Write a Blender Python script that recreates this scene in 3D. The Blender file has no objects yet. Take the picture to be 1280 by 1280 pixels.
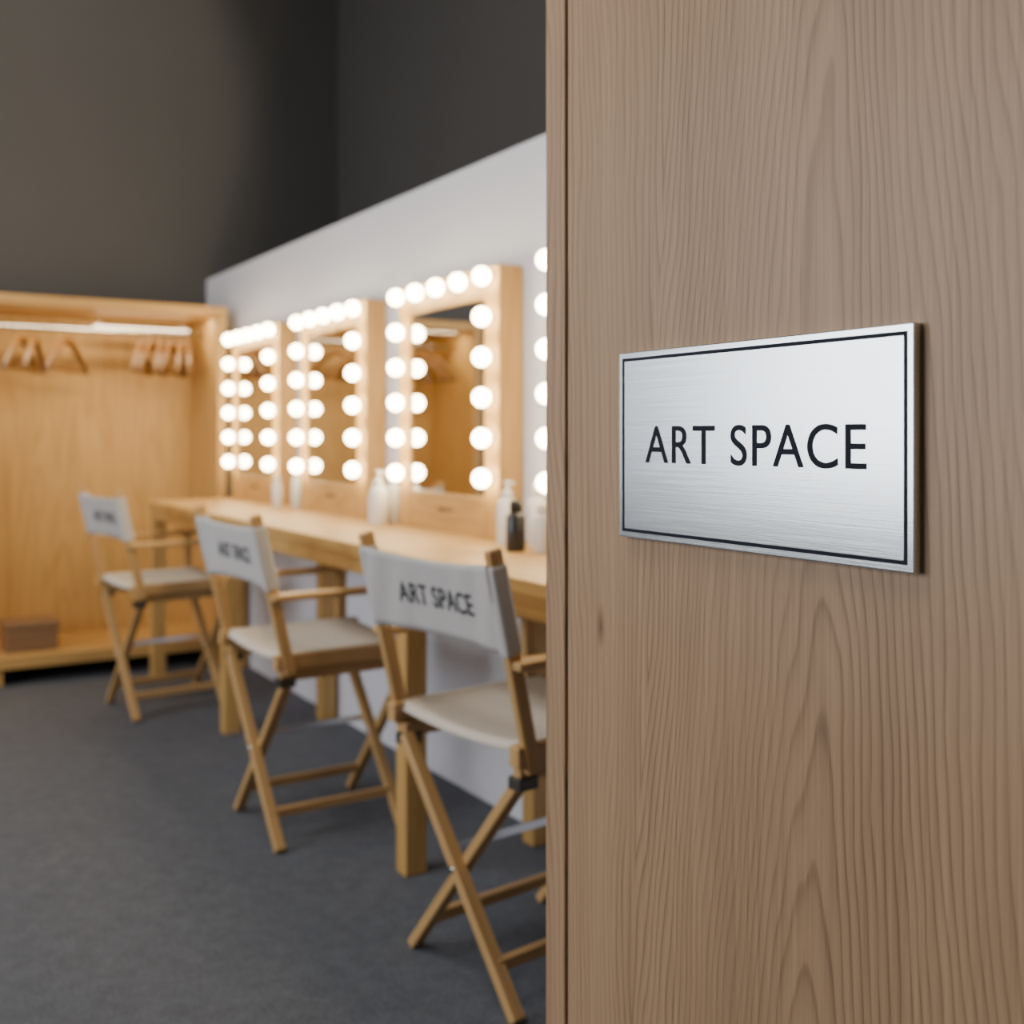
import bpy, bmesh, math, random
from mathutils import Vector, Matrix
random.seed(4)
C = bpy.context
col = C.scene.collection

# ---------------------------------------------------------------- materials
def newmat(name):
    m = bpy.data.materials.new(name); m.use_nodes = True
    nt = m.node_tree
    return m, nt, nt.nodes['Principled BSDF']

def plain(name, c, rough=0.5, metal=0.0, noise=0.0, nscale=60, bump=0.0, spec=None):
    m, nt, b = newmat(name)
    b.inputs['Roughness'].default_value = rough
    b.inputs['Metallic'].default_value = metal
    if spec is not None: b.inputs['Specular IOR Level'].default_value = spec
    tc = nt.nodes.new('ShaderNodeTexCoord')
    n = nt.nodes.new('ShaderNodeTexNoise'); n.inputs['Scale'].default_value = nscale
    n.inputs['Detail'].default_value = 4
    nt.links.new(tc.outputs['Object'], n.inputs['Vector'])
    r = nt.nodes.new('ShaderNodeMix'); r.data_type = 'RGBA'
    k = noise
    r.inputs['A'].default_value = (c[0]*(1-k), c[1]*(1-k), c[2]*(1-k), 1)
    r.inputs['B'].default_value = (min(1, c[0]*(1+k)), min(1, c[1]*(1+k)), min(1, c[2]*(1+k)), 1)
    nt.links.new(n.outputs['Fac'], r.inputs['Factor'])
    nt.links.new(r.outputs['Result'], b.inputs['Base Color'])
    if bump:
        bp = nt.nodes.new('ShaderNodeBump'); bp.inputs['Strength'].default_value = bump
        bp.inputs['Distance'].default_value = 0.002
        nt.links.new(n.outputs['Fac'], bp.inputs['Height'])
        nt.links.new(bp.outputs['Normal'], b.inputs['Normal'])
    return m

def wood(name, base, dark, axis='X', cross=6.0, along=0.5, rings=14.0, fine=160.0,
         ringmix=0.55, finemix=0.5, rough=0.5, rnd=True):
    m, nt, b = newmat(name)
    N = nt.nodes; L = nt.links
    b.inputs['Roughness'].default_value = rough
    tc = N.new('ShaderNodeTexCoord')
    add = N.new('ShaderNodeVectorMath'); add.operation = 'ADD'
    L.new(tc.outputs['Object'], add.inputs[0])
    if rnd:
        oi = N.new('ShaderNodeObjectInfo')
        mu = N.new('ShaderNodeMath'); mu.operation = 'MULTIPLY'; mu.inputs[1].default_value = 13.0
        L.new(oi.outputs['Random'], mu.inputs[0])
        cx = N.new('ShaderNodeCombineXYZ')
        for i in range(3): L.new(mu.outputs[0], cx.inputs[i])
        L.new(cx.outputs[0], add.inputs[1])
    def mapped(a, c):
        mp = N.new('ShaderNodeMapping')
        s = [c, c, c]; s['XYZ'.index(axis)] = a
        mp.inputs['Scale'].default_value = s
        L.new(add.outputs[0], mp.inputs['Vector'])
        return mp
    mp1 = mapped(along, cross)
    n1 = N.new('ShaderNodeTexNoise'); n1.inputs['Scale'].default_value = 1
    n1.inputs['Detail'].default_value = 2.2; n1.inputs['Roughness'].default_value = 0.42
    n1.inputs['Distortion'].default_value = 0.25
    L.new(mp1.outputs[0], n1.inputs['Vector'])
    mm = N.new('ShaderNodeMath'); mm.operation = 'MULTIPLY'; mm.inputs[1].default_value = rings*6.283
    L.new(n1.outputs['Fac'], mm.inputs[0])
    sn = N.new('ShaderNodeMath'); sn.operation = 'SINE'; L.new(mm.outputs[0], sn.inputs[0])
    mr = N.new('ShaderNodeMapRange'); mr.inputs['From Min'].default_value = -1
    mr.inputs['From Max'].default_value = 1
    L.new(sn.outputs[0], mr.inputs['Value'])
    pw = N.new('ShaderNodeMath'); pw.operation = 'POWER'; pw.inputs[1].default_value = 2.6
    L.new(mr.outputs[0], pw.inputs[0])
    mp2 = mapped(fine*0.018, fine)
    n2 = N.new('ShaderNodeTexNoise'); n2.inputs['Scale'].default_value = 1
    n2.inputs['Detail'].default_value = 4; n2.inputs['Roughness'].default_value = 0.6
    L.new(mp2.outputs[0], n2.inputs['Vector'])
    r2 = N.new('ShaderNodeMapRange'); r2.inputs['From Min'].default_value = 0.38
    r2.inputs['From Max'].default_value = 0.68
    L.new(n2.outputs['Fac'], r2.inputs['Value'])
    mp3 = mapped(along*0.6, cross*1.7)
    n3 = N.new('ShaderNodeTexNoise'); n3.inputs['Scale'].default_value = 1
    n3.inputs['Detail'].default_value = 3
    L.new(mp3.outputs[0], n3.inputs['Vector'])
    a = N.new('ShaderNodeMath'); a.operation = 'MULTIPLY'; a.inputs[1].default_value = ringmix
    L.new(pw.outputs[0], a.inputs[0])
    f = N.new('ShaderNodeMath'); f.operation = 'MULTIPLY_ADD'; f.inputs[1].default_value = finemix
    L.new(r2.outputs[0], f.inputs[0]); L.new(a.outputs[0], f.inputs[2])
    g = N.new('ShaderNodeMath'); g.operation = 'MULTIPLY_ADD'; g.inputs[1].default_value = 0.5
    L.new(n3.outputs['Fac'], g.inputs[0]); L.new(f.outputs[0], g.inputs[2])
    g2 = N.new('ShaderNodeMath'); g2.operation = 'SUBTRACT'; g2.inputs[1].default_value = 0.2
    g2.use_clamp = True
    L.new(g.outputs[0], g2.inputs[0])
    mx = N.new('ShaderNodeMix'); mx.data_type = 'RGBA'
    mx.inputs['A'].default_value = (*base, 1); mx.inputs['B'].default_value = (*dark, 1)
    L.new(g2.outputs[0], mx.inputs['Factor'])
    L.new(mx.outputs['Result'], b.inputs['Base Color'])
    bp = N.new('ShaderNodeBump'); bp.inputs['Strength'].default_value = 0.12
    bp.inputs['Distance'].default_value = 0.001; bp.invert = True
    L.new(r2.outputs[0], bp.inputs['Height']); L.new(bp.outputs['Normal'], b.inputs['Normal'])
    return m

def veneer(name, base, dark):
    """flat-sawn oak veneer: cathedral growth rings running up Z across Y (object coords, world metres)"""
    m, nt, b = newmat(name); N = nt.nodes; L = nt.links
    b.inputs['Roughness'].default_value = .46
    def math_(op, a, c=None, d=None, clamp=False):
        n = N.new('ShaderNodeMath'); n.operation = op; n.use_clamp = clamp
        for i, v in enumerate((a, c, d)):
            if v is None: continue
            if isinstance(v, (int, float)): n.inputs[i].default_value = v
            else: L.new(v, n.inputs[i])
        return n.outputs[0]
    tc = N.new('ShaderNodeTexCoord'); sp = N.new('ShaderNodeSeparateXYZ')
    L.new(tc.outputs['Object'], sp.inputs[0]); y = sp.outputs['Y']; z = sp.outputs['Z']
    def noise(sy, sz, det=2, rough=.5, dist=0, off=0):
        mp = N.new('ShaderNodeMapping'); mp.inputs['Scale'].default_value = (sy, sy, sz)
        mp.inputs['Location'].default_value = (off, off*1.7, off*.6)
        L.new(tc.outputs['Object'], mp.inputs['Vector'])
        n = N.new('ShaderNodeTexNoise'); n.inputs['Scale'].default_value = 1
        n.inputs['Detail'].default_value = det; n.inputs['Roughness'].default_value = rough
        n.inputs['Distortion'].default_value = dist
        L.new(mp.outputs[0], n.inputs['Vector'])
        return math_('SUBTRACT', n.outputs['Fac'], .5)
    big = noise(1.2, .9, 1, off=3.1)
    yc = math_('MULTIPLY_ADD', big, .16, y)
    per = math_('PINGPONG', math_('ADD', yc, -.175), .255)
    rad = math_('SQRT', math_('ADD', math_('MULTIPLY', per, per), .0006))
    wob = noise(5, 1.1, 3, .5, off=7.7)
    wob2 = noise(26, 5.0, 3, .55, off=1.3)
    f = math_('MULTIPLY_ADD', z, .07, rad)
    f = math_('MULTIPLY_ADD', wob, .12, f)
    f = math_('MULTIPLY_ADD', wob2, .008, f)
    fr = math_('FRACT', math_('MULTIPLY', f, 92))
    cr = N.new('ShaderNodeValToRGB'); L.new(fr, cr.inputs[0])
    e = cr.color_ramp.elements; e[0].position = 0; e[0].color = (.12,)*3+(1,)
    e[1].position = 1; e[1].color = (.20,)*3+(1,)
    for p, v in ((.30, .02), (.66, .36), (.85, 1.0), (.93, .8)):
        q = e.new(p); q.color = (v, v, v, 1)
    mod = math_('MULTIPLY_ADD', noise(9, .8, 2, off=5), 1.4, .62, clamp=True)
    ring = math_('MULTIPLY', cr.outputs[0], mod)
    fine = math_('MULTIPLY_ADD', noise(330, 5, 4, .6), 2.2, .35, clamp=True)
    fine2 = math_('MULTIPLY_ADD', noise(90, 1.6, 3, .6, off=2), 1.8, .4, clamp=True)
    broad = noise(6, .5, 3, off=9)
    s = math_('MULTIPLY', ring, .54)
    s = math_('MULTIPLY_ADD', fine, .30, s)
    s = math_('MULTIPLY_ADD', fine2, .24, s)
    s = math_('MULTIPLY_ADD', broad, .8, s)
    for ky, kz in ((.835, 1.62), (1.03, .875)):
        a = math_('SUBTRACT', y, ky)
        c = math_('MULTIPLY', math_('SUBTRACT', z, kz), .30)
        dd = math_('SQRT', math_('ADD', math_('MULTIPLY', a, a), math_('MULTIPLY', c, c)))
        k = math_('SUBTRACT', 1.0, math_('DIVIDE', dd, .009), clamp=True)
        s = math_('MULTIPLY_ADD', k, .8, s)
    s = math_('ADD', s, -.04, clamp=True)
    mx = N.new('ShaderNodeMix'); mx.data_type = 'RGBA'
    mx.inputs['A'].default_value = (*base, 1); mx.inputs['B'].default_value = (*dark, 1)
    L.new(s, mx.inputs['Factor']); L.new(mx.outputs['Result'], b.inputs['Base Color'])
    bp = N.new('ShaderNodeBump'); bp.inputs['Strength'].default_value = .18
    bp.inputs['Distance'].default_value = .0008; bp.invert = True
    L.new(math_('MULTIPLY_ADD', fine, .5, ring), bp.inputs['Height']); L.new(bp.outputs['Normal'], b.inputs['Normal'])
    return m

OAK = (0.60, 0.365, 0.125); OAKD = (0.40, 0.215, 0.058)
M_oak = {a: wood('oak_'+a, OAK, OAKD, a, cross=9, along=0.8, rings=8, ringmix=.35, finemix=.35) for a in 'XYZ'}
M_chair = wood('chair_beech', (0.58, 0.36, 0.15), (0.37, 0.20, 0.068), 'X', cross=14, along=1, rings=6, ringmix=.35, finemix=.35, rough=.42)
M_panel = veneer('panel_oak_veneer', (0.48, 0.31, 0.182), (0.140, 0.075, 0.034))
M_hang = wood('hanger_wood', (0.20, 0.088, 0.018), (0.12, 0.048, 0.009), 'X', rough=.4)
M_box = wood('box_wood', (0.26, 0.155, 0.08), (0.18, 0.095, 0.045), 'X')
M_wallW = plain('paint_white', (0.72, 0.73, 0.80), .75, noise=.015, nscale=3)
M_wallD = plain('paint_charcoal', (0.074, 0.070, 0.067), .8, noise=.06, nscale=2)
M_wallL = plain('paint_grey', (0.30, 0.30, 0.30), .8, noise=.04, nscale=2)
M_ceil = plain('paint_ceiling', (0.25, 0.25, 0.25), .9, noise=.02)
M_canvas = plain('canvas_grey', (0.53, 0.515, 0.505), .9, noise=.10, nscale=140, bump=.25)
M_canvS = plain('canvas_seat', (0.66, 0.595, 0.51), .9, noise=.08, nscale=140, bump=.25)
M_dark = plain('dark_gap', (0.012, 0.010, 0.009), .8)
M_ink = plain('engraved_ink', (0.010, 0.014, 0.024), .6, spec=.15)
M_ink2 = plain('printed_ink', (0.045, 0.045, 0.055), .8, spec=.2)
M_chrome = plain('chrome', (0.75, 0.75, 0.77), .2, 1.0)
M_bracket = plain('bracket_metal', (0.10, 0.09, 0.08), .45, .8)
M_white = plain('bottle_white', (0.80, 0.79, 0.78), .35)
M_black = plain('bottle_black', (0.02, 0.02, 0.022), .3)
M_clear = plain('bottle_frosted', (0.62, 0.61, 0.59), .25)
M_wframe = plain('added_window_white', (0.7, 0.7, 0.7), .5)  # frame of the added window only

# carpet floor
M_floor, nt, b = newmat('floor_carpet')
tc = nt.nodes.new('ShaderNodeTexCoord')
n = nt.nodes.new('ShaderNodeTexNoise'); n.inputs['Scale'].default_value = 120; n.inputs['Detail'].default_value = 5
n.inputs['Roughness'].default_value = .7
n2 = nt.nodes.new('ShaderNodeTexNoise'); n2.inputs['Scale'].default_value = 30; n2.inputs['Detail'].default_value = 5
nt.links.new(tc.outputs['Object'], n.inputs['Vector']); nt.links.new(tc.outputs['Object'], n2.inputs['Vector'])
ad = nt.nodes.new('ShaderNodeMath'); ad.operation = 'MULTIPLY_ADD'; ad.inputs[1].default_value = .4
nt.links.new(n2.outputs['Fac'], ad.inputs[0]); nt.links.new(n.outputs['Fac'], ad.inputs[2])
mr = nt.nodes.new('ShaderNodeMapRange'); mr.inputs['From Min'].default_value = .52; mr.inputs['From Max'].default_value = .88
nt.links.new(ad.outputs[0], mr.inputs['Value'])
mx = nt.nodes.new('ShaderNodeMix'); mx.data_type = 'RGBA'
mx.inputs['A'].default_value = (.062, .070, .086, 1); mx.inputs['B'].default_value = (.130, .142, .168, 1)
nt.links.new(mr.outputs[0], mx.inputs['Factor']); nt.links.new(mx.outputs['Result'], b.inputs['Base Color'])
b.inputs['Roughness'].default_value = .8
bp = nt.nodes.new('ShaderNodeBump'); bp.inputs['Strength'].default_value = .5; bp.inputs['Distance'].default_value = .003
nt.links.new(n.outputs['Fac'], bp.inputs['Height']); nt.links.new(bp.outputs['Normal'], b.inputs['Normal'])

# brushed aluminium
M_alu, nt, b = newmat('brushed_aluminium')
b.inputs['Metallic'].default_value = 1.0
b.inputs['Anisotropic'].default_value = .55
tc = nt.nodes.new('ShaderNodeTexCoord'); mp = nt.nodes.new('ShaderNodeMapping')
mp.inputs['Scale'].default_value = (8, 5, 600)
n = nt.nodes.new('ShaderNodeTexNoise'); n.inputs['Scale'].default_value = 1; n.inputs['Detail'].default_value = 5
n.inputs['Roughness'].default_value = .7
nt.links.new(tc.outputs['Object'], mp.inputs['Vector']); nt.links.new(mp.outputs[0], n.inputs['Vector'])
r = nt.nodes.new('ShaderNodeMapRange'); r.inputs['From Min'].default_value = .25; r.inputs['From Max'].default_value = .75
nt.links.new(n.outputs['Fac'], r.inputs['Value'])
mx = nt.nodes.new('ShaderNodeMix'); mx.data_type = 'RGBA'
mx.inputs['A'].default_value = (.60, .66, .71, 1); mx.inputs['B'].default_value = (.84, .89, .94, 1)
nt.links.new(r.outputs[0], mx.inputs['Factor']); nt.links.new(mx.outputs['Result'], b.inputs['Base Color'])
rr = nt.nodes.new('ShaderNodeMapRange'); rr.inputs['To Min'].default_value = .18; rr.inputs['To Max'].default_value = .30
nt.links.new(n.outputs['Fac'], rr.inputs['Value']); nt.links.new(rr.outputs[0], b.inputs['Roughness'])
bp = nt.nodes.new('ShaderNodeBump'); bp.inputs['Strength'].default_value = .12; bp.inputs['Distance'].default_value = .0004
nt.links.new(n.outputs['Fac'], bp.inputs['Height']); nt.links.new(bp.outputs['Normal'], b.inputs['Normal'])

M_mirror = plain('mirror_glass', (0.86, 0.87, 0.87), .02, 1.0)
def emis(name, c, s):
    m, nt, b = newmat(name)
    b.inputs['Base Color'].default_value = (*c, 1)
    b.inputs['Emission Color'].default_value = (*c, 1)
    b.inputs['Emission Strength'].default_value = s
    return m
M_bulb = emis('bulb_glow', (1.0, 0.81, 0.50), 36)
M_led = emis('led_strip', (1.0, 0.86, 0.62), 5)

# ---------------------------------------------------------------- helpers
def link(ob, parent=None, M=None):
    col.objects.link(ob)
    if parent is not None: ob.parent = parent
    if M is not None: ob.matrix_local = M
    return ob

def empty(name, loc=(0, 0, 0), rz=0.0):
    e = bpy.data.objects.new(name, None); col.objects.link(e)
    e.empty_display_size = .1
    e.location = loc; e.rotation_euler = (0, 0, rz)
    return e

def mesh_from_bm(bm, name, mat, smooth=False):
    me = bpy.data.meshes.new(name); bm.to_mesh(me); bm.free()
    if mat: me.materials.append(mat)
    if smooth:
        for p in me.polygons: p.use_smooth = True
    return me

def bm_box(bm, lo, hi, bev=0.0, mi=0):
    r = bmesh.ops.create_cube(bm, size=1)
    vs = r['verts']
    c = [(lo[i]+hi[i])/2 for i in range(3)]; s = [hi[i]-lo[i] for i in range(3)]
    for v in vs: v.co = Vector([v.co[i]*s[i]+c[i] for i in range(3)])
    if bev:
        es = list(set(e for v in vs for e in v.link_edges))
        bmesh.ops.bevel(bm, geom=es, offset=bev, segments=2, affect='EDGES', profile=.5)

def box(name, lo, hi, mat, parent=None, bev=0.002, centre=True):
    c = Vector([(lo[i]+hi[i])/2 for i in range(3)]) if centre else Vector((0, 0, 0))
    bm = bmesh.new(); bm_box(bm, [lo[i]-c[i] for i in range(3)], [hi[i]-c[i] for i in range(3)], bev)
    return link(bpy.data.objects.new(name, mesh_from_bm(bm, name, mat)), parent, Matrix.Translation(c))

def beam(name, p0, p1, w, h, mat, parent=None, up=(0, 0, 1), bev=0.003):
    p0 = Vector(p0); p1 = Vector(p1); d = p1-p0; L = d.length; x = d.normalized()
    u = Vector(up)
    if abs(x.dot(u)) > .98: u = Vector((1, 0, 0))
    y = u.cross(x).normalized(); z = x.cross(y)
    M = Matrix(((x.x, y.x, z.x, 0), (x.y, y.y, z.y, 0), (x.z, y.z, z.z, 0), (0, 0, 0, 1)))
    M = Matrix.Translation((p0+p1)/2) @ M
    bm = bmesh.new(); bm_box(bm, (-L/2, -w/2, -h/2), (L/2, w/2, h/2), bev)
    return link(bpy.data.objects.new(name, mesh_from_bm(bm, name, mat)), parent, M)

def rod(name, p0, p1, r, mat, parent=None, seg=16):
    p0 = Vector(p0); p1 = Vector(p1); d = p1-p0
    bm = bmesh.new(); bmesh.ops.create_cone(bm, cap_ends=True, segments=seg, radius1=r, radius2=r, depth=d.length)
    M = Matrix.Translation((p0+p1)/2) @ d.to_track_quat('Z', 'Y').to_matrix().to_4x4()
    return link(bpy.data.objects.new(name, mesh_from_bm(bm, name, mat, True)), parent, M)

def lathe(name, prof, mat, parent, M, seg=28):
    bm = bmesh.new(); rings = []
    for r, z in prof:
        rings.append([bm.verts.new((r*math.cos(2*math.pi*k/seg), r*math.sin(2*math.pi*k/seg), z)) for k in range(seg)])
    for a, b_ in zip(rings, rings[1:]):
        for k in range(seg):
            bm.faces.new((a[k], a[(k+1) % seg], b_[(k+1) % seg], b_[k]))
    bm.faces.new(rings[0][::-1]); bm.faces.new(rings[-1])
    ob = link(bpy.data.objects.new(name, mesh_from_bm(bm, name, mat, False)), parent, M)
    for p in ob.data.polygons: p.use_smooth = len(p.vertices) == 4
    return ob

def text_mesh(name, body, width, height, mat, parent, M, ext=.0004, spacing=1.05, bold=0.0):
    cu = bpy.data.curves.new(name+'_curve', 'FONT'); cu.body = body
    cu.size = 1; cu.space_character = spacing; cu.extrude = .01; cu.offset = bold
    tmp = bpy.data.objects.new(name+'_tmp', cu); col.objects.link(tmp)
    C.view_layer.update()
    me = bpy.data.meshes.new_from_object(tmp.evaluated_get(C.evaluated_depsgraph_get()))
    bpy.data.objects.remove(tmp); bpy.data.curves.remove(cu)
    xs = [v.co.x for v in me.vertices]; ys = [v.co.y for v in me.vertices]; zs = [v.co.z for v in me.vertices]
    cx, cy = (min(xs)+max(xs))/2, (min(ys)+max(ys))/2
    sx, sy = width/(max(xs)-min(xs)), height/(max(ys)-min(ys)); mz = max(abs(z) for z in zs)
    for v in me.vertices:
        v.co = Vector(((v.co.x-cx)*sx, (v.co.y-cy)*sy, v.co.z/mz*ext))
    me.materials.clear(); me.materials.append(mat); me.name = name
    return link(bpy.data.objects.new(name, me), parent, M)

def face_negx(loc):  # text reading toward -Y, facing -X
    return Matrix(((0, 0, -1, loc[0]), (-1, 0, 0, loc[1]), (0, 1, 0, loc[2]), (0, 0, 0, 1)))

# ---------------------------------------------------------------- layout
CAMZ = 1.10
XL, XR, YN, YB, H = -2.6, 2.39, -2.0, 5.75, 4.4
XW = 1.64; WTOP = CAMZ+.833
TT = .805     # table top
XT = 1.184    # table front edge

box('floor', (XL-.15, YN-.15, -.1), (XR+.15, YB+.15, 0), M_floor, bev=0)
box('ceiling', (XL-.15, YN-.15, H), (XR+.15, YB+.15, H+.1), M_ceil, bev=0)
box('wall_back', (XL-.15, YB, 0), (XR+.15, YB+.15, H), M_wallD, bev=0)
box('wall_right', (XR, YN, 0), (XR+.15, YB, H), M_wallD, bev=0)
box('wall_front', (XL-.15, YN-.15, 0), (XR+.15, YN, H), M_wallL, bev=0)
# left wall with an added, unseen window opening that lights panel and sign
wy0, wy1, wz0, wz1 = 1.3, 4.5, .75, 2.9
bm = bmesh.new()
bm_box(bm, (XL-.15, YN, 0), (XL, wy0, H)); bm_box(bm, (XL-.15, wy1, 0), (XL, YB, H))
bm_box(bm, (XL-.15, wy0, 0), (XL, wy1, wz0)); bm_box(bm, (XL-.15, wy0, wz1), (XL, wy1, H))
link(bpy.data.objects.new('wall_left', mesh_from_bm(bm, 'wall_left', M_wallL)))
bm = bmesh.new()
for y in (wy0, (2*wy0+wy1)/3-.02, (wy0+2*wy1)/3-.02, wy1-.05):
    bm_box(bm, (XL-.11, y, wz0), (XL-.05, y+.05, wz1), .003)
for z in (wz0, wz1-.05):
    bm_box(bm, (XL-.11, wy0, z), (XL-.05, wy1, z+.05), .003)
link(bpy.data.objects.new('window_1', mesh_from_bm(bm, 'window_1', M_wframe)))  # invented out-of-view frame around the fill lamp's opening
# low white partition carrying the mirrors
box('wall_partition', (XW, .95, 0), (XW+.1, YB, WTOP), M_wallW, bev=.003)

# ---------------------------------------------------------------- near wood-clad wall + sign
XP = .760; YE = 1.152
wn = empty('wall_near_wood')
box('veneer_panel', (XP, YN, 0), (XP+.03, 1.099, H), M_panel, wn, bev=.0015, centre=False)
box('groove_backing', (XP+.012, 1.06, 0), (XP+.05, 1.13, H), M_dark, wn, bev=0)
box('edge_trim', (XP+.002, 1.109, 0), (XP+.13, YE, H), M_panel, wn, bev=.0025, centre=False)
box('wall_core', (XP+.03, YN, 0), (XP+.128, 1.103, H), M_wallD, wn, bev=0)

XS = .75; sy0, sy1 = .583, .982; sz0, sz1 = CAMZ-.114, CAMZ+.094
sign = empty('wall_sign', (XP, (sy0+sy1)/2, (sz0+sz1)/2))
sw, sh = (sy1-sy0)/2, (sz1-sz0)/2
box('plate', (XS-XP, -sw, -sh), (0, sw, sh), M_alu, sign, bev=.0012)
bm = bmesh.new(); ins = .0066; lw = .0036; xf = XS-XP
bm_box(bm, (xf-.0004, -sw+ins, sh-ins-lw), (xf+.001, sw-ins, sh-ins))
bm_box(bm, (xf-.0004, -sw+ins, -sh+ins), (xf+.001, sw-ins, -sh+ins+lw))
bm_box(bm, (xf-.0004, -sw+ins, -sh+ins+lw), (xf+.001, -sw+ins+lw, sh-ins-lw))
bm_box(bm, (xf-.0004, sw-ins-lw, -sh+ins+lw), (xf+.001, sw-ins, sh-ins-lw))
link(bpy.data.objects.new('border_line', mesh_from_bm(bm, 'border_line', M_ink)), sign)
text_mesh('lettering', 'ART SPACE', .302, .0405, M_ink, sign,
          face_negx((xf-.0002, .783-(sy0+sy1)/2, CAMZ-.0092-(sz0+sz1)/2)), spacing=1.08, bold=.002)

# ---------------------------------------------------------------- make-up table
tb = empty('makeup_table')
segs = [(.98, 2.50), (2.504, 3.97), (3.974, 5.08)]
for i, (a, b_) in enumerate(segs):
    box('top_%d' % (i+1), (XT, a, TT-.032), (XW-.002, b_, TT), M_oak['Y'], tb, .003)
    box('apron_front_%d' % (i+1), (XT+.012, a+.02, TT-.082), (XT+.034, b_-.02, TT-.031), M_oak['Y'], tb, .002)
    box('apron_back_%d' % (i+1), (XW-.05, a+.02, TT-.082), (XW-.03, b_-.02, TT-.031), M_oak['Y'], tb, .002)
for i, y in enumerate((1.0, 2.425, 3.93, 5.02)):
    for j, x in enumerate((XT+.004, XW-.075)):
        box('leg_%d_%d' % (i+1, j+1), (x, y, 0), (x+.060, y+.056, TT-.031), M_oak['Z'], tb, .003)

# ---------------------------------------------------------------- lighted mirrors
XF = 1.56; XB = 1.528; ZR = [CAMZ+.451-.1142*k for k in range(6)]
def mirror(y0, idx):
    yc = y0+.2785
    e = empty('vanity_mirror', (XF, yc, TT))
    hw = .322; zt = CAMZ+.484-TT; dp = XW-XF-.001
    gl = (-.236, .236, CAMZ-.176-TT, CAMZ+.392-TT)
    box('frame_side_1', (0, -hw, 0), (dp, gl[0], zt), M_oak['Z'], e, .004)
    box('frame_side_2', (0, gl[1], 0), (dp, hw, zt), M_oak['Z'], e, .004)
    box('frame_top', (.0005, gl[0], gl[3]), (dp, gl[1], zt-.0005), M_oak['Y'], e, .003)
    box('frame_bottom', (.0005, gl[0], 0), (dp, gl[1], gl[2]), M_oak['Y'], e, .003)
    box('mirror_glass', (.006, gl[0]-.002, gl[2]-.002), (.010, gl[1]+.002, gl[3]+.002), M_mirror, e, 0)
    box('backing', (.012, gl[0]-.002, gl[2]-.002), (dp, gl[1]+.002, gl[3]+.002), M_dark, e, 0)
    text_mesh('label', 'MAKE UP', .09, .014, M_ink2, e, face_negx((.0002, 0, .07)))
    pts = []
    for k, z in enumerate(ZR):
        if k == 0:
            for j in range(5): pts.append((-.2785+.557*j/4, z))
        else:
            pts += [(-.2785, z), (.2785, z)]
    bm = bmesh.new(); bs = bmesh.new()
    for y, z in pts:
        Mx = Matrix.Translation((XB-XF, y, z-TT))
        bmesh.ops.create_uvsphere(bm, u_segments=20, v_segments=12, radius=.0262, matrix=Mx)
        bmesh.ops.create_cone(bs, cap_ends=True, segments=16, radius1=.017, radius2=.015, depth=.014,
                              matrix=Matrix.Translation((-.006, y, z-TT)) @ Matrix.Rotation(math.pi/2, 4, 'Y'))
    link(bpy.data.objects.new('light_bulbs', mesh_from_bm(bm, 'light_bulbs', M_bulb, True)), e)
    link(bpy.data.objects.new('bulb_sockets', mesh_from_bm(bs, 'bulb_sockets', M_white)), e)
for i, y0 in enumerate((1.748, 2.636, 3.545, 4.44)):
    mirror(y0, i)

# ---------------------------------------------------------------- director chairs
def canvas(name, f, nu, nv, mat, parent, th=.003):
    bm = bmesh.new()
    g = [[bm.verts.new(f(i/nu, j/nv)) for j in range(nv+1)] for i in range(nu+1)]
    for i in range(nu):
        for j in range(nv):
            bm.faces.new((g[i][j], g[i+1][j], g[i+1][j+1], g[i][j+1]))
    bmesh.ops.recalc_face_normals(bm, faces=bm.faces)
    ob = link(bpy.data.objects.new(name, mesh_from_bm(bm, name, mat, True)), parent)
    s = ob.modifiers.new('thickness', 'SOLIDIFY'); s.thickness = th; s.offset = 0
    return ob

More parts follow.
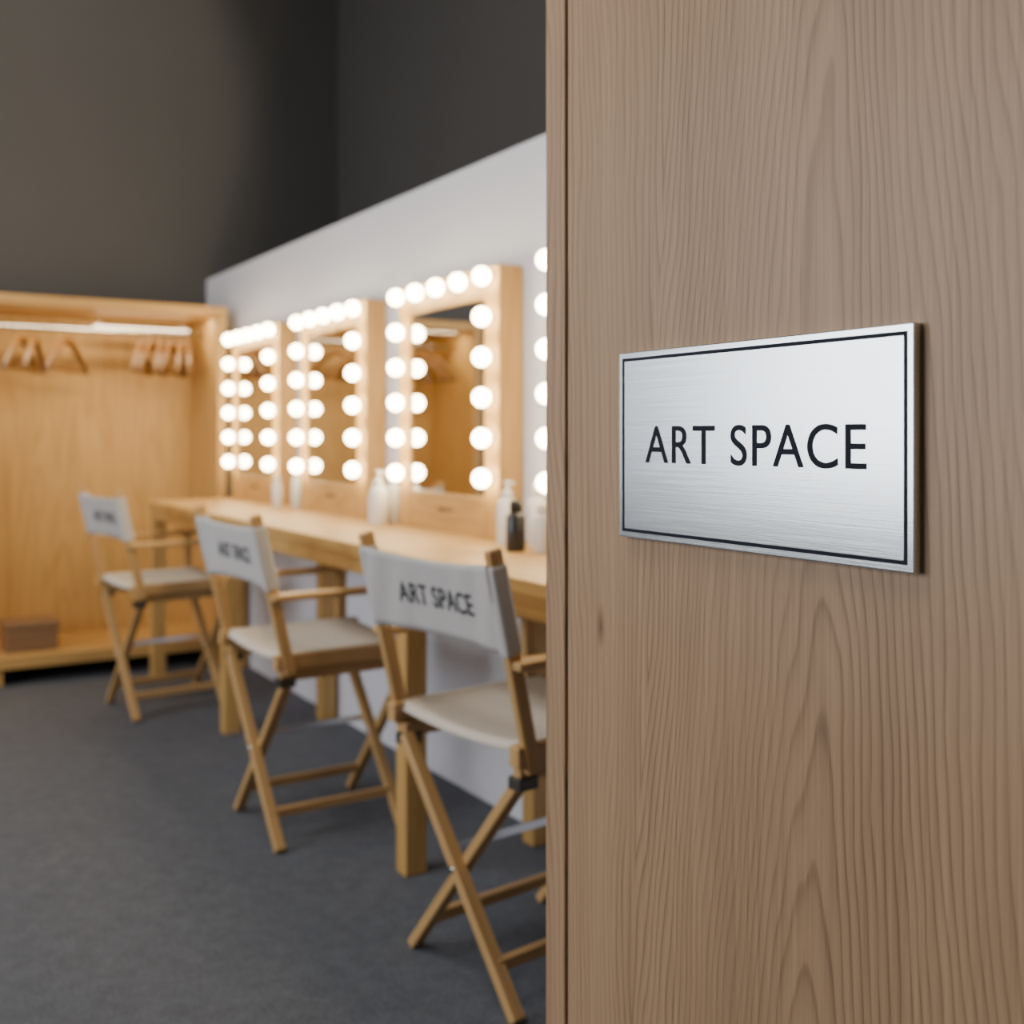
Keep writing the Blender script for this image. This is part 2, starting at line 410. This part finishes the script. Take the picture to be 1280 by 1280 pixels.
def chair(loc, rz, seed, W=.232):
    e = empty('director_chair', (loc[0], loc[1], 0), rz)
    rn = random.Random(seed)
    def post(z): return -.185-.095*(z-.47)/.42
    lt, lb = W-.034, .192
    for s, n in ((1, '1'), (-1, '2')):
        beam('seat_rail_'+n, (-.225, s*(W-.010), .508), (.215, s*(W-.010), .508), .030, .040, M_chair, e)
        beam('under_rail_'+n, (-.205, s*(W-.026), .470), (.195, s*(W-.026), .470), .024, .030, M_chair, e)
        beam('back_post_'+n, (post(.475), s*W, .475), (post(.897), s*W, .897), .021, .032, M_chair, e, up=(1, 0, 0), bev=.006)
        beam('arm_post_'+n, (.165, s*W, .485), (.165, s*W, .672), .022, .032, M_chair, e, up=(1, 0, 0))
        beam('armrest_'+n, (post(.68)-.012, s*(W+.012), .682), (.225, s*(W+.012), .682), .046, .018, M_chair, e, bev=.005)
        box('hinge_bracket_%s' % n, (-.212, s*(W-.026)-.018, .440), (-.166, s*(W-.026)+.018, .464), M_bracket, e, .002)
        box('hinge_bracket_front_%s' % n, (.150, s*(W-.026)-.018, .440), (.192, s*(W-.026)+.018, .464), M_bracket, e, .002)
    for x, n in ((-.188, 'rear'), (.172, 'front')):
        sx = .012
        beam('leg_%s_1' % n, (x-sx, lt, .462), (x-sx, -lb, .005), .022, .030, M_chair, e, up=(1, 0, 0), bev=.004)
        beam('leg_%s_2' % n, (x+sx, -lt, .462), (x+sx, lb, .005), .022, .030, M_chair, e, up=(1, 0, 0), bev=.004)
        rod('leg_bolt_%s' % n, (x-.028, 0, .2335), (x+.028, 0, .2335), .007, M_chrome, e)
    def ly(z): return -lb+(lt+lb)*(z-.004)/.458
    z = .085
    beam('stretcher_1', (-.200, ly(z), z), (.160, ly(z), z), .02, .024, M_chair, e)
    beam('stretcher_2', (-.176, -ly(z), z), (.184, -ly(z), z), .02, .024, M_chair, e)
    beam('metal_brace_1', (-.176, .03, .262), (.160, .03, .262), .004, .018, M_chrome, e, bev=.001)
    ph = rn.random()*6
    z0, z1 = .700, .868
    def fb(u, v, wr=1):
        y = (u*2-1)*W; z = z0+(z1-z0)*v
        x = post(z) - .019 + .020*(1-(2*u-1)**2)
        x += wr*.0030*math.sin(9*u*math.pi+ph+4*v)*abs(2*u-1)
        z += .012*(1-(2*u-1)**2)*(-1 if v > .5 else .4)*abs(2*v-1)
        return Vector((x, y, z))
    canvas('back_canvas', fb, 40, 12, M_canvas, e)
    for s, n in ((1, '1'), (-1, '2')):
        beam('back_sleeve_'+n, (post(z0-.002), s*W, z0-.002), (post(z1+.002), s*W, z1+.002), .028, .040, M_canvas, e, up=(1, 0, 0), bev=.009)
    def fs(u, v):
        y = (u*2-1)*(W-.006); x = -.205+.40*v
        zz = .529-.020*(1-(2*u-1)**2)*(.7+.3*math.sin(v*3.1))
        if v < .01: zz -= .014
        return Vector((x, y, zz))
    canvas('seat_canvas', fs, 30, 40, M_canvS, e)
    t = text_mesh('back_print', 'ART SPACE', .255, .043, M_ink2, e, face_negx((0, 0, 0)), ext=.0005, spacing=1.05, bold=.014)
    bm = bmesh.new(); bm.from_mesh(t.data)
    bmesh.ops.triangulate(bm, faces=bm.faces)
    for _ in range(3):
        bmesh.ops.subdivide_edges(bm, edges=[ed for ed in bm.edges if ed.calc_length() > .012], cuts=1)
        bmesh.ops.triangulate(bm, faces=bm.faces)
    for v in bm.verts:
        y = -v.co.x-.008; zc = (z0+z1)/2-.002+v.co.y
        uu = (y/W+1)/2; vv = min(1, max(0, (zc-z0)/(z1-z0)))
        v.co = Vector((-y, zc, -(fb(uu, vv).x - .0026)+v.co.z))
    bm.to_mesh(t.data); bm.free()
    return e
chair((1.245, 1.925), math.radians(7), 1, .220)
chair((1.170, 2.94), math.radians(2), 2, .226)
chair((1.130, 4.50), math.radians(7), 3, .215)

# ---------------------------------------------------------------- wardrobe
wx0, wx1, wyf, wyb, wh = .13, 1.575, 5.18, 5.70, 1.725
wd = empty('open_wardrobe')
t = .042
box('side_1', (wx0, wyf, .06), (wx0+t, wyb, wh-.045), M_oak['Z'], wd, .003)
box('side_2', (wx1-t, wyf, .06), (wx1, wyb, wh-.045), M_oak['Z'], wd, .003)
box('top', (wx0-.003, wyf-.003, wh-.045), (wx1+.003, wyb, wh), M_oak['X'], wd, .003)
box('bottom', (wx0+t, wyf+.002, .075), (wx1-t, wyb, .128), M_oak['X'], wd, .003)
box('back', (wx0+t, wyb-.02, .128), (wx1-t, wyb, wh-.045), M_oak['Z'], wd, 0)
for i, (x, y) in enumerate(((wx0+.002, wyf+.01), (wx1-.062, wyf+.01), (wx0+.002, wyb-.07), (wx1-.062, wyb-.07), (.53, wyf+.02))):
    box('foot_%d' % (i+1), (x, y, 0), (x+.06, y+.06, .076), M_oak['Z'], wd, .002)
ry, rz = 5.42, CAMZ+.505
rod('hanging_rail', (wx0+t, ry, rz), (wx1-t, ry, rz), .012, M_chrome, wd)
box('led_strip_light', (1.02, ry+.05, rz+.006), (wx1-t-.06, ry+.062, rz+.026), M_led, wd, .002)
for k, x in enumerate((1.04, 1.44)):
    rod('strip_bracket_%d' % (k+1), (x, ry+.056, rz+.024), (x, ry+.056, wh-.045), .004, M_chrome, wd)

def hanger(x, ang):
    e = empty('clothes_hanger', (x, ry, rz), ang)
    cu = bpy.data.curves.new('hook', 'CURVE'); cu.dimensions = '3D'; cu.bevel_depth = .0022
    sp = cu.splines.new('POLY'); P = []
    for k in range(13):
        a = math.radians(-20+ k*17.5)
        P.append((.0165*math.cos(a), 0, .0165*math.sin(a)))
    P = P + [(-.012, 0, -.014), (0, 0, -.026), (0, 0, -.06)]
    P = [(p[0], p[1], p[2]-.0022) for p in P]
    sp.points.add(len(P)-1)
    for q, p in zip(sp.points, P): q.co = (*p, 1)
    cu.materials.append(M_chrome)
    h = bpy.data.objects.new('hook', cu); link(h, e)
    for s, n in ((1, '1'), (-1, '2')):
        pts = [(0, -.052), (.05, -.072), (.11, -.118), (.165, -.168), (.19, -.198)]
        bm = bmesh.new(); prev = None
        for k, (px, pz) in enumerate(pts):
            hh = .016-.0012*k; ww = .012
            ring = [bm.verts.new((s*px, dy, pz+dz)) for dy, dz in ((-ww, -hh), (ww, -hh), (ww, hh), (-ww, hh))]
            if prev:
                for q in range(4): bm.faces.new((prev[q], prev[(q+1) % 4], ring[(q+1) % 4], ring[q]))
            else: bm.faces.new(ring)
            prev = ring
        bm.faces.new(prev[::-1]); bmesh.ops.recalc_face_normals(bm, faces=bm.faces)
        ob = link(bpy.data.objects.new('arm_'+n, mesh_from_bm(bm, 'arm', M_hang)), e)
        md = ob.modifiers.new('bev', 'BEVEL'); md.width = .004; md.segments = 2
    beam('trouser_bar', (-.178, 0, -.194), (.178, 0, -.194), .014, .014, M_hang, e)
for x, a in ((.69, 62), (.75, 70), (.89, 54), (1.23, 66), (1.275, 60), (1.32, 70), (1.37, 62), (1.415, 72), (1.45, 78), (.33, 66), (.40, 60), (.50, 70)):
    hanger(x, math.radians(a))

# ---------------------------------------------------------------- storage box on the wardrobe floor
sb = empty('storage_box', (.72, 5.38, .1285))
box('box_body', (-.11, -.10, 0), (.11, .10, .105), M_box, sb, .003)
box('box_lid', (-.115, -.105, .105), (.115, .105, .130), M_box, sb, .003)

# ---------------------------------------------------------------- bottles on the table
def bottle(x, y, kind, s=1.0):
    e = empty({'pump': 'pump_bottle', 'lotion': 'lotion_bottle', 'dark': 'cosmetic_bottle'}[kind], (x, y, TT), random.random()*6)
    e.scale = (s, s, s)
    I = Matrix.Identity(4)
    if kind == 'dark':
        lathe('body', [(.020, 0), (.022, .003), (.022, .078), (.018, .084), (.012, .087)], M_black, e, I)
        lathe('cap', [(.014, .087), (.014, .112), (.012, .114)], M_black, e, I)
    elif kind == 'pump':
        lathe('body', [(.024, 0), (.026, .004), (.026, .095), (.020, .110), (.011, .116)], M_white, e, I)
        lathe('collar', [(.013, .116), (.013, .132), (.005, .134), (.005, .150)], M_white, e, I)
        beam('nozzle', (-.010, 0, .154), (.034, 0, .150), .012, .010, M_white, e)
    else:
        lathe('body', [(.022, 0), (.024, .004), (.024, .10), (.016, .115)], M_clear, e, I)
        lathe('cap', [(.015, .115), (.015, .145), (.013, .148)], M_white, e, I)
for x, y, k, s in ((1.46, 2.345, 'dark', 1.15), (1.53, 2.50, 'pump', 1.1), (1.575, 2.42, 'lotion', 1.15), (1.50, 2.28, 'lotion', .85),
                   (1.505, 3.275, 'pump', 1.15), (1.570, 3.285, 'lotion', 1.2), (1.53, 3.36, 'pump', .9), (1.60, 3.35, 'lotion', 1.0),
                   (1.57, 4.20, 'lotion', 1.1), (1.51, 4.28, 'lotion', .9)):
    bottle(x, y, k, s)

# ---------------------------------------------------------------- lamps
def area(name, loc, target, sx, sy, power, c):
    l = bpy.data.lights.new(name, 'AREA'); l.shape = 'RECTANGLE'; l.size = sx; l.size_y = sy
    l.energy = power; l.color = c
    o = bpy.data.objects.new(name, l); col.objects.link(o); o.location = loc
    o.rotation_euler = (Vector(target)-Vector(loc)).to_track_quat('-Z', 'Y').to_euler()
    return o
area('left_fill_light', (XL-.2, (wy0+wy1)/2, (wz0+wz1)/2), (2, (wy0+wy1)/2, 1.6), 3.1, 2.1, 120, (.97, .98, 1.0))  # added fill lamp behind the invented opening, brightens panel and sign
area('ceiling_light_panel', (-.6, 2.2, H-.03), (-.6, 2.2, 0), 1.6, 2.4, 66, (1.0, .94, .85))
area('wardrobe_light', (.87, 5.30, wh-.05), (.87, 5.45, 0), 1.3, .05, 7, (1.0, .80, .48))
def spot(name, loc, tgt, power, size, blend, c, r=.08):
    l = bpy.data.lights.new(name, 'SPOT'); l.energy = power; l.spot_size = math.radians(size); l.spot_blend = blend
    l.color = c; l.shadow_soft_size = r
    o = bpy.data.objects.new(name, l); col.objects.link(o); o.location = loc
    o.rotation_euler = (Vector(tgt)-Vector(loc)).to_track_quat('-Z', 'Y').to_euler()
spot('ceiling_spot', (.1, 2.4, H-.1), (.25, 5.75, 3.0), 280, 52, .35, (1.0, .88, .70))

w = bpy.data.worlds.new('world'); C.scene.world = w; w.use_nodes = True
w.node_tree.nodes['Background'].inputs[0].default_value = (.8, .88, 1, 1)
w.node_tree.nodes['Background'].inputs[1].default_value = .6

# ---------------------------------------------------------------- camera
cd = bpy.data.cameras.new('camera'); cam = bpy.data.objects.new('camera', cd); col.objects.link(cam)
cd.sensor_width = 36; cd.lens = 36*1350/1280
cam.location = (0, 0, CAMZ)
yaw = math.atan2(.5257, .8507)
cam.rotation_euler = (math.pi/2, 0, -yaw)
cd.shift_y = -(640-545)/1280
cd.clip_start = .01
cd.dof.use_dof = True; cd.dof.focus_distance = 1.04; cd.dof.aperture_fstop = 3.8
C.scene.camera = cam
